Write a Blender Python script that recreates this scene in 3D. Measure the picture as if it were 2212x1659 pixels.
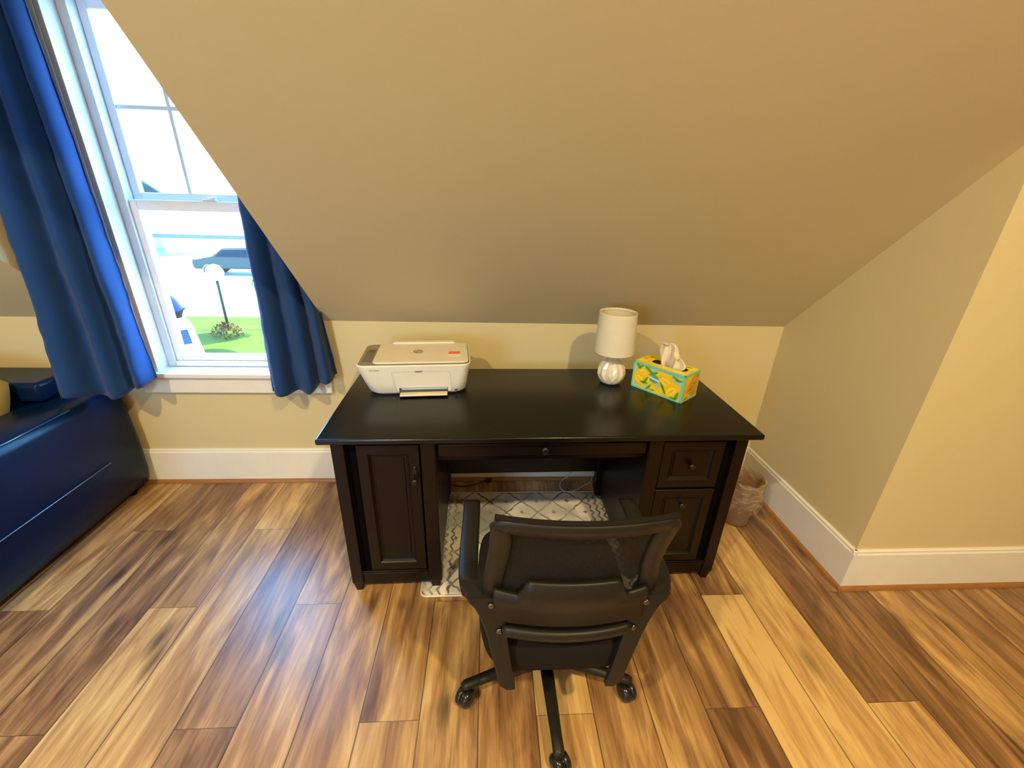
import bpy, bmesh, math, random
from mathutils import Vector, Matrix, noise
random.seed(7)
C = bpy.context.scene.collection
PI = math.pi
for o in list(bpy.data.objects): bpy.data.objects.remove(o)

# ------------------------------------------------------------------ camera
F = 926.09
pitch, yaw, roll = math.radians(23.6099), math.radians(3.5577), math.radians(1.7176)
fw = Vector((math.sin(yaw)*math.cos(pitch), math.cos(yaw)*math.cos(pitch), -math.sin(pitch)))
r0 = Vector((math.cos(yaw), -math.sin(yaw), 0)); u0 = r0.cross(fw)
rt = (math.cos(roll)*r0 + math.sin(roll)*u0).normalized(); up = rt.cross(fw)
cd = bpy.data.cameras.new('camera'); cam = bpy.data.objects.new('camera', cd); C.objects.link(cam)
M = Matrix((rt, up, -fw)).transposed().to_4x4(); M.translation = Vector((-.1667, -1.956, 1.422))
cam.matrix_world = M
cd.sensor_fit = 'HORIZONTAL'; cd.sensor_width = 36; cd.lens = F/2212*36; cd.clip_start = .02; cd.clip_end = 300
bpy.context.scene.camera = cam

# ------------------------------------------------------------------ world, sun, exposure
sc = bpy.context.scene
sc.view_settings.view_transform = 'Standard'; sc.view_settings.look = 'None'
sc.view_settings.gamma = 1; sc.view_settings.use_curve_mapping = False
sc.view_settings.exposure = 0.0
W = bpy.data.worlds.new('sky'); sc.world = W; W.use_nodes = True
nt = W.node_tree; bg = nt.nodes['Background']
tc = nt.nodes.new('ShaderNodeTexCoord'); sep = nt.nodes.new('ShaderNodeSeparateXYZ'); cr = nt.nodes.new('ShaderNodeValToRGB')
nt.links.new(tc.outputs['Generated'], sep.inputs[0]); nt.links.new(sep.outputs['Z'], cr.inputs[0]); nt.links.new(cr.outputs[0], bg.inputs[0])
cr.color_ramp.elements[0].position = 0; cr.color_ramp.elements[0].color = (.30, .66, 1, 1)
cr.color_ramp.elements[1].position = .8; cr.color_ramp.elements[1].color = (.11, .46, 1, 1)
bg.inputs[1].default_value = 25.0
def sun(rot, strength, col):
    l = bpy.data.lights.new('sun', 'SUN'); l.energy = strength; l.color = col; l.angle = .01
    o = bpy.data.objects.new('sun', l); C.objects.link(o); o.rotation_euler = rot
sun((math.radians(50), 0, math.radians(-84)), 45, (1, .90, .66))
def area(name, loc, rot, size, power, col, sy=None, portal=False):
    l = bpy.data.lights.new(name, 'AREA'); l.energy = power; l.color = col
    if sy: l.shape = 'RECTANGLE'; l.size = size; l.size_y = sy
    else: l.shape = 'DISK'; l.size = size
    if portal: l.cycles.is_portal = True
    o = bpy.data.objects.new(name, l); C.objects.link(o); o.location = loc; o.rotation_euler = rot; return o
area('window_portal', (-1.335, .15, 1.345), (-PI/2, 0, 0), .74, 1, (1, 1, 1), 1.45, True)
area('window_portal', (-2.15, -4.31, 1.275), (PI/2, 0, 0), 1.1, 1, (1, 1, 1), 1.15, True)
WARM = (1, .79, .40)
# the recessed ceiling lights: position and power (their housings are built further down)
LIGHTS = [((.75, -2.8, 3.2), 92), ((-1.7, -2.9, 3.2), 104)]

def lerp(a, b_, t_): return a+(b_-a)*t_
# ------------------------------------------------------------------ helpers
def node_mat(name, base=(.8, .8, .8), rough=.5, metal=0, spec=.5, coat=0, coat_rough=.1, bump=None, var=None, sheen=0, trans=0):
    m = bpy.data.materials.new(name); m.use_nodes = True; t = m.node_tree; b = t.nodes['Principled BSDF']
    b.inputs['Base Color'].default_value = (*base, 1); b.inputs['Roughness'].default_value = rough
    b.inputs['Metallic'].default_value = metal; b.inputs['Specular IOR Level'].default_value = spec
    b.inputs['Coat Weight'].default_value = coat; b.inputs['Coat Roughness'].default_value = coat_rough
    b.inputs['Sheen Weight'].default_value = sheen
    co = t.nodes.new('ShaderNodeTexCoord')
    sc_, am = var if var else (14, .05)      # every surface gets a little procedural tone variation
    n = t.nodes.new('ShaderNodeTexNoise'); n.inputs['Scale'].default_value = sc_; n.inputs['Detail'].default_value = 3
    mr = t.nodes.new('ShaderNodeMapRange'); mr.inputs[3].default_value = 1-am; mr.inputs[4].default_value = 1+am
    mx = t.nodes.new('ShaderNodeVectorMath'); mx.operation = 'SCALE'; mx.inputs[0].default_value = base
    t.links.new(co.outputs['Object'], n.inputs['Vector']); t.links.new(n.outputs['Fac'], mr.inputs[0])
    t.links.new(mr.outputs[0], mx.inputs['Scale']); t.links.new(mx.outputs[0], b.inputs['Base Color'])
    if bump:
        n2 = t.nodes.new('ShaderNodeTexNoise'); n2.inputs['Scale'].default_value = bump[0]; n2.inputs['Detail'].default_value = 4
        bp = t.nodes.new('ShaderNodeBump'); bp.inputs['Strength'].default_value = bump[1]; bp.inputs['Distance'].default_value = bump[2]
        t.links.new(co.outputs['Object'], n2.inputs['Vector']); t.links.new(n2.outputs['Fac'], bp.inputs['Height']); t.links.new(bp.outputs[0], b.inputs['Normal'])
    if trans:
        ou = t.nodes['Material Output']; tr = t.nodes.new('ShaderNodeBsdfTranslucent'); tr.inputs[0].default_value = (*base, 1)
        ms = t.nodes.new('ShaderNodeMixShader'); ms.inputs[0].default_value = trans
        t.links.new(b.outputs[0], ms.inputs[1]); t.links.new(tr.outputs[0], ms.inputs[2]); t.links.new(ms.outputs[0], ou.inputs[0])
    return m

def clear_mat(name, tint, opac, rough=.05, wrinkle=None):
    m = bpy.data.materials.new(name); m.use_nodes = True; t = m.node_tree; t.nodes.clear()
    ou = t.nodes.new('ShaderNodeOutputMaterial'); tr = t.nodes.new('ShaderNodeBsdfTransparent'); tr.inputs[0].default_value = (*tint, 1)
    gl = t.nodes.new('ShaderNodeBsdfPrincipled'); gl.inputs['Base Color'].default_value = (.70, .55, .42, 1); gl.inputs['Roughness'].default_value = rough
    ms = t.nodes.new('ShaderNodeMixShader'); ms.inputs[0].default_value = opac
    t.links.new(tr.outputs[0], ms.inputs[1]); t.links.new(gl.outputs[0], ms.inputs[2]); t.links.new(ms.outputs[0], ou.inputs[0])
    if wrinkle:
        co = t.nodes.new('ShaderNodeTexCoord'); n = t.nodes.new('ShaderNodeTexNoise'); n.inputs['Scale'].default_value = wrinkle; n.inputs['Detail'].default_value = 5
        mp = t.nodes.new('ShaderNodeMapping'); mp.inputs['Scale'].default_value = (1, 1, 2.5)
        bp = t.nodes.new('ShaderNodeBump'); bp.inputs['Strength'].default_value = 1; bp.inputs['Distance'].default_value = .02
        cr_ = t.nodes.new('ShaderNodeMapRange'); cr_.inputs[1].default_value = .35; cr_.inputs[2].default_value = .7; cr_.inputs[3].default_value = opac*.5; cr_.inputs[4].default_value = min(1, opac*1.7)
        t.links.new(co.outputs['Object'], mp.inputs[0]); t.links.new(mp.outputs[0], n.inputs['Vector']); t.links.new(n.outputs['Fac'], bp.inputs['Height'])
        t.links.new(bp.outputs[0], gl.inputs['Normal']); t.links.new(n.outputs['Fac'], cr_.inputs[0]); t.links.new(cr_.outputs[0], ms.inputs[0])
    return m

def box(bm, x0, x1, y0, y1, z0, z1, bev=0, mi=0, seg=2):
    vs = [bm.verts.new((x, y, z)) for x in (x0, x1) for y in (y0, y1) for z in (z0, z1)]
    fs = [bm.faces.new([vs[i] for i in q]) for q in ((0, 1, 3, 2), (4, 6, 7, 5), (0, 4, 5, 1), (2, 3, 7, 6), (0, 2, 6, 4), (1, 5, 7, 3))]
    for f in fs: f.material_index = mi
    if bev:
        es = list({e for f in fs for e in f.edges})
        r = bmesh.ops.bevel(bm, geom=es, offset=bev, segments=seg, profile=.5, affect='EDGES')
        for f in r['faces']: f.material_index = mi; f.smooth = True
    return vs

def prism(bm, pts, a, b, axis='x', mi=0):
    def mk(p, h):
        return {'x': (h, p[0], p[1]), 'y': (p[0], h, p[1]), 'z': (p[0], p[1], h)}[axis]
    A = [bm.verts.new(mk(p, a)) for p in pts]; B = [bm.verts.new(mk(p, b)) for p in pts]; n = len(pts)
    fs = [bm.faces.new(A), bm.faces.new(B[::-1])]
    for i in range(n): fs.append(bm.faces.new((A[i], B[i], B[(i+1) % n], A[(i+1) % n])))
    for f in fs: f.material_index = mi
    return fs

def loft(bm, rings, cap=(True, True), closed=True, mi=0, smooth=True):
    R = [[bm.verts.new(p) for p in r] for r in rings]; n = len(rings[0]); fs = []
    for a, b in zip(R, R[1:]):
        for i in range(n if closed else n-1):
            f = bm.faces.new((a[i], a[(i+1) % n], b[(i+1) % n], b[i])); f.smooth = smooth; f.material_index = mi; fs.append(f)
    if closed and cap[0]: f = bm.faces.new(R[0][::-1]); f.material_index = mi
    if closed and cap[1]: f = bm.faces.new(R[-1]); f.material_index = mi
    return R

def circ(c, r, n, z, ph=0, sx=1, sy=1):
    return [(c[0]+r*sx*math.cos(2*PI*i/n+ph), c[1]+r*sy*math.sin(2*PI*i/n+ph), z) for i in range(n)]

def lathe(bm, prof, n=32, c=(0, 0), cap=(True, True), mi=0, smooth=True):
    return loft(bm, [circ(c, r, n, z) for r, z in prof], cap, True, mi, smooth)

def rrect(w, d, r, z, c=(0, 0), seg=5):
    P = []
    for cx, cy, a0 in ((w/2-r, d/2-r, 0), (-w/2+r, d/2-r, PI/2), (-w/2+r, -d/2+r, PI), (w/2-r, -d/2+r, 1.5*PI)):
        for i in range(seg+1):
            a = a0+PI/2*i/seg; P.append((c[0]+cx+r*math.cos(a), c[1]+cy+r*math.sin(a), z))
    return P

def tube(bm, pts, r, n=8, mi=0, radii=None):
    pts = [Vector(p) for p in pts]; rings = []; prev = None
    for i, p in enumerate(pts):
        d = (pts[min(i+1, len(pts)-1)]-pts[max(i-1, 0)]).normalized()
        a = prev if prev else (Vector((0, 0, 1)) if abs(d.z) < .9 else Vector((1, 0, 0)))
        a = (a-d*a.dot(d)).normalized(); b = d.cross(a); prev = a
        rr = radii[i] if radii else r
        rings.append([tuple(p+a*rr*math.cos(2*PI*k/n)+b*rr*math.sin(2*PI*k/n)) for k in range(n)])
    loft(bm, rings, mi=mi)

def ribbon(bm, secs, mi=0, rb=.25):
    # secs: (centre, half-width vector, half-thickness vector): an octagon section for soft edges
    rings = []
    for c, w, t in secs:
        c, w, t = Vector(c), Vector(w), Vector(t); k = 1-rb
        ws = w*(1-rb*t.length/max(w.length, 1e-6)*2)
        rings.append([tuple(c+a) for a in (w+t*k*.4, ws+t, -ws+t, -w+t*k*.4, -w-t*k*.4, -ws-t, ws-t, w-t*k*.4)])
    loft(bm, rings, mi=mi)

def smooth_path(pts, n=6):
    out = []; P = [Vector(p) for p in pts]
    for i in range(len(P)-1):
        p0, p1, p2, p3 = P[max(i-1, 0)], P[i], P[i+1], P[min(i+2, len(P)-1)]
        for k in range(n):
            t = k/n
            out.append(.5*((2*p1)+(-p0+p2)*t+(2*p0-5*p1+4*p2-p3)*t*t+(-p0+3*p1-3*p2+p3)*t**3))
    out.append(P[-1]); return out

def obj(name, bm, mats, parent=None, loc=None, rot=None, label=None, recalc=True):
    if recalc: bmesh.ops.recalc_face_normals(bm, faces=bm.faces)
    me = bpy.data.meshes.new(name); bm.to_mesh(me); bm.free()
    for m in (mats if isinstance(mats, (list, tuple)) else [mats]): me.materials.append(m)
    o = bpy.data.objects.new(name, me); C.objects.link(o)
    if parent: o.parent = parent
    if loc: o.location = loc
    if rot: o.rotation_euler = rot
    if label: o['label'] = label
    return o

def thing(name, label, cat, loc=(0, 0, 0), rz=0, group=None):
    o = bpy.data.objects.new(name, None); C.objects.link(o); o.empty_display_size = .1
    o.location = loc; o.rotation_euler = (0, 0, rz); o['label'] = label; o['category'] = cat
    if group: o['group'] = group
    return o
def tag(o, label, cat, group=None):
    o['label'] = label; o['category'] = cat
    if group: o['group'] = group
    return o
def struct(name, bm, m, parent=None, label=None):
    o = obj(name, bm, m, parent)
    if not parent: o['kind'] = 'structure'
    if label: o['label'] = label
    return o
def B(): return bmesh.new()

def text_into(bm, s, size, mat4, mi=0, extrude=.0002, align='CENTER', shear=0, bold=0):
    cu = bpy.data.curves.new('t', 'FONT'); cu.body = s; cu.size = size; cu.extrude = extrude; cu.align_x = align; cu.align_y = 'CENTER'; cu.shear = shear; cu.offset = bold; cu.resolution_u = 3
    o = bpy.data.objects.new('t', cu); C.objects.link(o); bpy.context.view_layer.update()
    me = bpy.data.meshes.new_from_object(o.evaluated_get(bpy.context.evaluated_depsgraph_get()))
    n0 = len(bm.faces); v0 = len(bm.verts)
    bm.from_mesh(me); bm.verts.ensure_lookup_table(); bm.faces.ensure_lookup_table()
    for v in bm.verts[v0:]: v.co = mat4 @ v.co
    for f in bm.faces[n0:]: f.material_index = mi
    bpy.data.objects.remove(o); bpy.data.curves.remove(cu); bpy.data.meshes.remove(me)

# ------------------------------------------------------------------ materials
wall_m = node_mat('wall_paint', (.615, .515, .305), .55, spec=.35, bump=(220, .12, .001), var=(1.5, .03))
trim_m = node_mat('white_trim_paint', (.76, .73, .69), .4)
frame_m = node_mat('window_vinyl', (.78, .80, .84), .35)
shoe_m = node_mat('stained_shoe_molding', (.30, .13, .045), .4, var=(30, .2))
desk_m = node_mat('black_stained_desk', (.0058, .0019, .0012), .38, spec=.26, var=(20, .15))
desktop_m = node_mat('black_satin_desktop', (.003, .0027, .002), .25, spec=.38, var=(20, .15))
void_m = node_mat('dark_cavity', (.002, .002, .002), .9, spec=.05)  # near-black: paints the shade of the desk gaps, also colours the sofa legs
knob_m = node_mat('black_knob_metal', (.03, .028, .026), .25, metal=.7)
leather_m = node_mat('navy_black_leather', (.0012, .010, .038), .30, spec=.18, bump=(60, .2, .002), var=(6, .15))
curt_m = node_mat('navy_curtain_cloth', (.009, .050, .19), .8, sheen=.12, spec=.25, bump=(500, .15, .0008), var=(5, .12), trans=.12)
plast_m = node_mat('black_chair_plastic', (.009, .0078, .0065), .46, spec=.34, bump=(900, .1, .0004))
seatf_m = node_mat('black_seat_fabric', (.009, .006, .005), .95, spec=.2, bump=(700, .4, .001))
chrome_m = node_mat('bolt_metal', (.16, .15, .15), .18, metal=1)
caster_m = node_mat('glossy_black_wheel', (.010, .010, .010), .2)
pr_m = node_mat('printer_white_plastic', (.70, .68, .64), .4)
prl_m = node_mat('printer_lid_plastic', (.70, .62, .52), .35)
prg_m = node_mat('printer_grey_panel', (.24, .20, .17), .4)
prd_m = node_mat('printer_dark_slot', (.05, .06, .07), .4)
logo_m = node_mat('printer_logo_grey', (.22, .17, .12), .5)
oran_m = node_mat('orange_sticker', (.75, .17, .06), .5)
stk_m = node_mat('pale_sticker', (.82, .78, .66), .5)
shade_m = node_mat('lamp_shade_linen', (.80, .73, .60), .8, bump=(500, .15, .0006), trans=.2)
cer_m = node_mat('white_ceramic', (.74, .68, .58), .15, coat=.5)
teal_m = node_mat('box_teal', (.20, .62, .50), .5)
aqua_m = node_mat('box_pale_aqua', (.42, .62, .54), .5)
yel_m = node_mat('box_yellow', (.88, .58, .015), .5, var=(60, .12))
yel2_m = node_mat('box_light_yellow', (.92, .74, .07), .5)
org_m = node_mat('box_orange_yellow', (.70, .36, .01), .5)
grn_m = node_mat('box_green', (.10, .38, .02), .5)
logo_teal = node_mat('box_logo_teal', (.12, .38, .36), .5)
whi_m = node_mat('print_white', (.85, .85, .80), .5)
tis_m = node_mat('tissue_paper', (.88, .80, .68), .9, trans=.25)
cable_w = node_mat('white_cable', (.65, .58, .48), .5)
cable_b = node_mat('black_cable', (.01, .01, .01), .5)
glass_m = clear_mat('window_glass', (.97, .99, 1), .05, .02)
bag_m = clear_mat('clear_bin_liner', (.95, .90, .82), .28, .08, 26)
binm = clear_mat('smoky_clear_bin', (.80, .68, .52), .18, .12)
pil_m = node_mat('mustard_cloth', (.28, .15, .015), .9)
def mesh_weave():
    m = node_mat('chair_mesh', (.009, .007, .006), .8, spec=.3)
    t = m.node_tree; b = t.nodes['Principled BSDF']; ou = t.nodes['Material Output']
    tr = t.nodes.new('ShaderNodeBsdfTransparent'); ms = t.nodes.new('ShaderNodeMixShader')
    co = t.nodes.new('ShaderNodeTexCoord'); ch = t.nodes.new('ShaderNodeTexChecker'); ch.inputs['Scale'].default_value = 600
    mr = t.nodes.new('ShaderNodeMapRange'); mr.inputs[3].default_value = .72; mr.inputs[4].default_value = 1.0
    t.links.new(co.outputs['Object'], ch.inputs['Vector']); t.links.new(ch.outputs['Fac'], mr.inputs[0]); t.links.new(mr.outputs[0], ms.inputs[0])
    t.links.new(tr.outputs[0], ms.inputs[1]); t.links.new(b.outputs[0], ms.inputs[2]); t.links.new(ms.outputs[0], ou.inputs[0])
    return m
weave_m = mesh_weave()

# ------------------------------------------------------------------ room shell
XR, YO, XL0, XL1, HK, SLO = 1.274, -.7513, -.912, -1.905, .8776, 1.0
CZ, RY, LX, RX = 3.2, -4.3, -4.0, 4.2          # flat ceiling height, rear wall, left and right walls
WX0, WX1, WZ0, WZ1 = -1.705, -.965, .615, 2.07  # window opening
DZ = 2.25                                       # dormer ceiling

# floor of vinyl planks: one mesh, a face per plank with its own tone
PW, PX0, PL = .1735, -.016, 1.21
tones = {(-10, 0): .42, (-10, 1): .42, (-9, 0): .30, (-9, 1): .36, (-8, 0): .50, (-8, 1): .72, (-7, 0): .72, (-7, 1): .66, (-6, 0): .38, (-6, 1): .36,
         (-5, 0): .52, (-5, 1): .58, (-4, 0): .52, (-4, 1): .58, (-3, 0): .52, (-3, 1): .62, (-2, 0): .55, (-2, 1): .60, (-1, 0): .5, (-1, 1): .46,
         (0, 0): .82, (0, 1): .80, (1, 0): .45, (1, 1): .48, (2, 0): .5, (2, 1): .50, (3, 0): .40, (3, 1): .22, (4, 0): .40, (4, 1): .92,
         (5, 0): .82, (5, 1): .86, (6, 0): .30, (6, 1): .66, (7, 0): .34, (7, 1): .32, (8, 0): .50, (8, 1): .52, (9, 0): .48, (9, 1): .25, (10, 0): .7, (10, 1): .5}
bm = B(); uvl = bm.loops.layers.uv.new('UVMap'); at = bm.faces.layers.float.new('tone'); sd = bm.faces.layers.float.new('seed')
for k in range(-25, 26):
    x0 = max(PX0+PW*k, LX); x1 = min(PX0+PW*(k+1), RX)
    if x1 <= x0: continue
    j0 = {0: -1.185, 1: -.78, 2: -.378}[k % 3]
    ys = sorted({y for y in [j0+PL*i for i in range(-5, 3)] if RY < y < .02} | {RY, .02}, reverse=True)
    for n, (ya, yb) in enumerate(zip(ys, ys[1:])):
        vs = [bm.verts.new(p) for p in ((x0, yb, 0), (x1, yb, 0), (x1, ya, 0), (x0, ya, 0))]
        f = bm.faces.new(vs)
        for l, uv in zip(f.loops, ((0, 0), (x1-x0, 0), (x1-x0, ya-yb), (0, ya-yb))): l[uvl].uv = (uv[0]/10, uv[1]/10)
        f[at] = tones.get((k, n), random.uniform(.3, .75)); f[sd] = random.random()*40
m = bpy.data.materials.new('vinyl_plank'); m.use_nodes = True; t = m.node_tree; b = t.nodes['Principled BSDF']; N = t.nodes.new; L = t.links.new
def attr(n): a = N('ShaderNodeAttribute'); a.attribute_name = n; return a.outputs['Fac']
def mth(op, a, b_=None, c=None):
    q = N('ShaderNodeMath'); q.operation = op
    for i, v in enumerate((a, b_, c)):
        if v is None: continue
        if isinstance(v, (int, float)): q.inputs[i].default_value = v
        else: L(v, q.inputs[i])
    return q.outputs[0]
co = N('ShaderNodeTexCoord'); sx = N('ShaderNodeSeparateXYZ'); L(co.outputs['Object'], sx.inputs[0])
seed = attr('seed'); tone = attr('tone')
def grain(sx_, sy_, detail, dist, rough=.6):
    cb = N('ShaderNodeCombineXYZ'); L(mth('ADD', mth('MULTIPLY', sx.outputs[0], sx_), seed), cb.inputs[0]); L(mth('ADD', mth('MULTIPLY', sx.outputs[1], sy_), mth('MULTIPLY', seed, 3.7)), cb.inputs[1]); L(seed, cb.inputs[2])
    n = N('ShaderNodeTexNoise'); n.inputs['Scale'].default_value = 1; n.inputs['Detail'].default_value = detail; n.inputs['Distortion'].default_value = dist; n.inputs['Roughness'].default_value = rough
    L(cb.outputs[0], n.inputs['Vector']); return n.outputs['Fac']
big = grain(13, 2.0, 3, 1.2); mid = grain(45, 3.2, 4, .6); fine = grain(230, 9, 5, .3, .7)
val = mth('ADD', tone, mth('MULTIPLY', mth('SUBTRACT', big, .5), 1.45))
val = mth('ADD', val, mth('MULTIPLY', mth('SUBTRACT', mid, .5), .85))
val = mth('ADD', val, mth('MULTIPLY', mth('SUBTRACT', fine, .5), .35))
ramp = N('ShaderNodeValToRGB'); L(val, ramp.inputs[0]); e = ramp.color_ramp.elements
e[0].position = -.0; e[0].color = (.10, .045, .019, 1); e[1].position = 1; e[1].color = (.66, .44, .19, 1)
for p, c_ in ((.25, (.19, .092, .040)), (.5, (.33, .175, .072)), (.75, (.50, .30, .120))):
    q = ramp.color_ramp.elements.new(p); q.color = (*c_, 1)
# knots
cbk = N('ShaderNodeCombineXYZ'); L(mth('ADD', mth('MULTIPLY', sx.outputs[0], 7.5), seed), cbk.inputs[0]); L(mth('ADD', mth('MULTIPLY', sx.outputs[1], 2.4), seed), cbk.inputs[1]); L(seed, cbk.inputs[2])
vo = N('ShaderNodeTexVoronoi'); vo.inputs['Scale'].default_value = 1; L(cbk.outputs[0], vo.inputs['Vector'])
kn = N('ShaderNodeMapRange'); kn.inputs[1].default_value = .04; kn.inputs[2].default_value = .22; kn.inputs[3].default_value = .30; kn.inputs[4].default_value = 1; L(vo.outputs['Distance'], kn.inputs[0])
# seams
uv = N('ShaderNodeUVMap'); uv.uv_map = 'UVMap'; su = N('ShaderNodeSeparateXYZ'); L(uv.outputs[0], su.inputs[0])
u_, v_ = su.outputs[0], su.outputs[1]
du = mth('MINIMUM', u_, mth('SUBTRACT', PW/10, u_)); 
seam = mth('MINIMUM', du, v_)
sm = N('ShaderNodeMapRange'); sm.inputs[1].default_value = .0001; sm.inputs[2].default_value = .00028; sm.inputs[3].default_value = .28; sm.inputs[4].default_value = 1; L(seam, sm.inputs[0])
vm = N('ShaderNodeVectorMath'); vm.operation = 'SCALE'; L(ramp.outputs[0], vm.inputs[0]); L(mth('MULTIPLY', kn.outputs[0], sm.outputs[0]), vm.inputs['Scale']); L(vm.outputs[0], b.inputs['Base Color'])
b.inputs['Roughness'].default_value = .30; b.inputs['Specular IOR Level'].default_value = .75
rr = N('ShaderNodeMapRange'); L(mid, rr.inputs[0]); rr.inputs[3].default_value = .28; rr.inputs[4].default_value = .42; L(rr.outputs[0], b.inputs['Roughness'])
bp = N('ShaderNodeBump'); bp.inputs['Strength'].default_value = .25; bp.inputs['Distance'].default_value = .001
L(mth('ADD', fine, mth('MULTIPLY', sm.outputs[0], 1.5)), bp.inputs['Height']); L(bp.outputs[0], b.inputs['Normal'])
struct('floor', bm, m)

# back knee wall with the dormer window wall
bm = B(); T = .16
box(bm, LX, RX, 0, T, -.1, WZ0); JO = .021
box(bm, LX, WX0-JO, 0, T, WZ0, HK+.02); box(bm, WX1+JO, RX, 0, T, WZ0, HK+.02)
box(bm, XL1-.05, WX0-JO, 0, T, HK+.02, DZ+.05); box(bm, WX1+JO, XL0+.05, 0, T, HK+.02, DZ+.05); box(bm, WX0-JO, WX1+JO, 0, T, WZ1+JO, DZ+.05)
struct('wall_back', bm, wall_m)
# ceiling: sloped part with the dormer cut, dormer ceiling and flat part
bm = B(); yt = -(CZ-HK); yd = -(DZ-HK); s = .08
def slab(x0, x1, ya, yb):
    za, zb = HK-ya, HK-yb
    prism(bm, [(ya, za), (yb, zb), (yb+s, zb+s), (ya+s, za+s)], x0, x1, 'x')
slab(LX, XL1, 0, yt); slab(XL0, RX, 0, yt); slab(XL1, XL0, yd, yt)
box(bm, XL1-.05, XL0+.05, yd, T, DZ, DZ+.08)
box(bm, LX, RX, RY-.1, yt+.001, CZ, CZ+.1)
struct('ceiling', bm, wall_m)
for n, a, b_ in (('wall_dormer_right', XL0+.0006, XL0+.05), ('wall_dormer_left', XL1-.05, XL1-.0006)):
    bm = B(); prism(bm, [(0, HK), (0, DZ+.02), (yd, DZ+.02)], a, b_, 'x'); struct(n, bm, wall_m)
bm = B(); prism(bm, [(0, 0), (YO, 0), (YO, HK-YO+.03), (0, HK+.03)], XR, XR+.09, 'x'); struct('wall_right', bm, wall_m)
bm = B(); box(bm, XR+.09, RX, YO, YO+.09, 0, HK-YO+.03); struct('wall_return', bm, wall_m)
bm = B(); box(bm, LX-.1, LX, RY, .1, 0, CZ+.1); struct('wall_left', bm, wall_m)
bm = B(); box(bm, RX, RX+.1, RY, .1, 0, CZ+.1); struct('wall_far_right', bm, wall_m)
RW = (-2.7, -1.6, .7, 1.85)
bm = B(); box(bm, LX, RW[0], RY-.1, RY, 0, CZ); box(bm, RW[1], RX, RY-.1, RY, 0, CZ); box(bm, RW[0], RW[1], RY-.1, RY, 0, RW[2]); box(bm, RW[0], RW[1], RY-.1, RY, RW[3], CZ)
struct('wall_rear', bm, wall_m)
bm = B()
for x in (RW[0], (RW[0]+RW[1])/2-.03, RW[1]-.06): box(bm, x, x+.06, RY-.09, RY-.04, RW[2], RW[3])
for z in (RW[2], (RW[2]+RW[3])/2-.025, RW[3]-.05): box(bm, RW[0], RW[1], RY-.089, RY-.041, z, z+.05)
w2 = struct('window_2', bm, frame_m)
bm = B(); box(bm, RW[0]+.02, RW[1]-.02, RY-.068, RY-.064, RW[2]+.02, RW[3]-.02); obj('window_pane', bm, glass_m, w2)

# baseboards with a slim cap, and stained shoe molding
def bprof(sgn=-1, th=.015, h=.197): return [(0, 0), (sgn*th, 0), (sgn*th, h-.018), (sgn*(th-.004), h-.012), (sgn*(th-.004), h-.004), (sgn*(th-.008), h), (0, h)]
HB = .197
bm = B(); prism(bm, bprof(), LX, XR-.0002, 'x'); struct('baseboard_back', bm, trim_m)
bm = B(); prism(bm, [(XR+p[0], p[1]) for p in bprof()], YO-.0146, -.0151, 'y'); struct('baseboard_right', bm, trim_m)
bm = B(); prism(bm, [(YO+p[0], p[1]) for p in bprof()], XR-.0146, RX, 'x'); struct('baseboard_return', bm, trim_m)
def sprof(y): return [(y, 0), (y-.013, 0), (y-.012, .006), (y-.009, .012), (y-.004, .016), (y, .018)]
bm = B(); prism(bm, sprof(-.015), LX, XR-.015, 'x'); struct('trim_1', bm, shoe_m)
bm = B(); prism(bm, [(XR+p[0], p[1]) for p in sprof(-.015)], YO-.0276, -.0282, 'y'); struct('trim_2', bm, shoe_m)
bm = B(); prism(bm, [(YO+p[0], p[1]) for p in sprof(-.015)], XR-.0276, RX, 'x'); struct('trim_3', bm, shoe_m)

# window: casing, jambs, vinyl frame, two sashes, muntins, lock, stool and apron
bm = B()
jt = .02
box(bm, WX0-jt, WX0, -.014, .155, WZ0, WZ1+.09, .002); box(bm, WX1, WX1+jt, -.014, .155, WZ0, WZ1+.09, .002); box(bm, WX0, WX1, -.014, .155, WZ1, WZ1+jt, .002)
box(bm, WX0-.058, WX0-jt, -.018, -.0005, WZ0, WZ1+.08, .003); box(bm, WX1+jt, WX1+.05, -.018, -.0005, WZ0, WZ1+.08, .003); box(bm, WX0-.058, WX1+.05, -.020, -.0005, WZ1+.02, WZ1+.10, .003)
win = struct('window_1', bm, trim_m, label='white painted dormer window left of the desk')
bm = B(); box(bm, WX0-.085, -.917, -.042, .055, WZ0-.012, WZ0+.010, .004); obj('window_sill', bm, trim_m, win)
bm = B(); box(bm, WX0-.085, -.920, -.022, -.0005, .520, WZ0-.013, .003); obj('apron', bm, trim_m, win)
bm = B(); y0, y1 = .058, .15
fr = .035
box(bm, WX0, WX0+fr, y0, y1, WZ0+.01, WZ1, .002); box(bm, WX1-fr, WX1, y0, y1, WZ0+.01, WZ1, .002); box(bm, WX0+fr, WX1-fr, y0+.001, y1, WZ0+.01, WZ0+.035, .002); box(bm, WX0+fr, WX1-fr, y0+.001, y1, WZ1-.03, WZ1, .002)
obj('window_frame', bm, frame_m, win)
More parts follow.
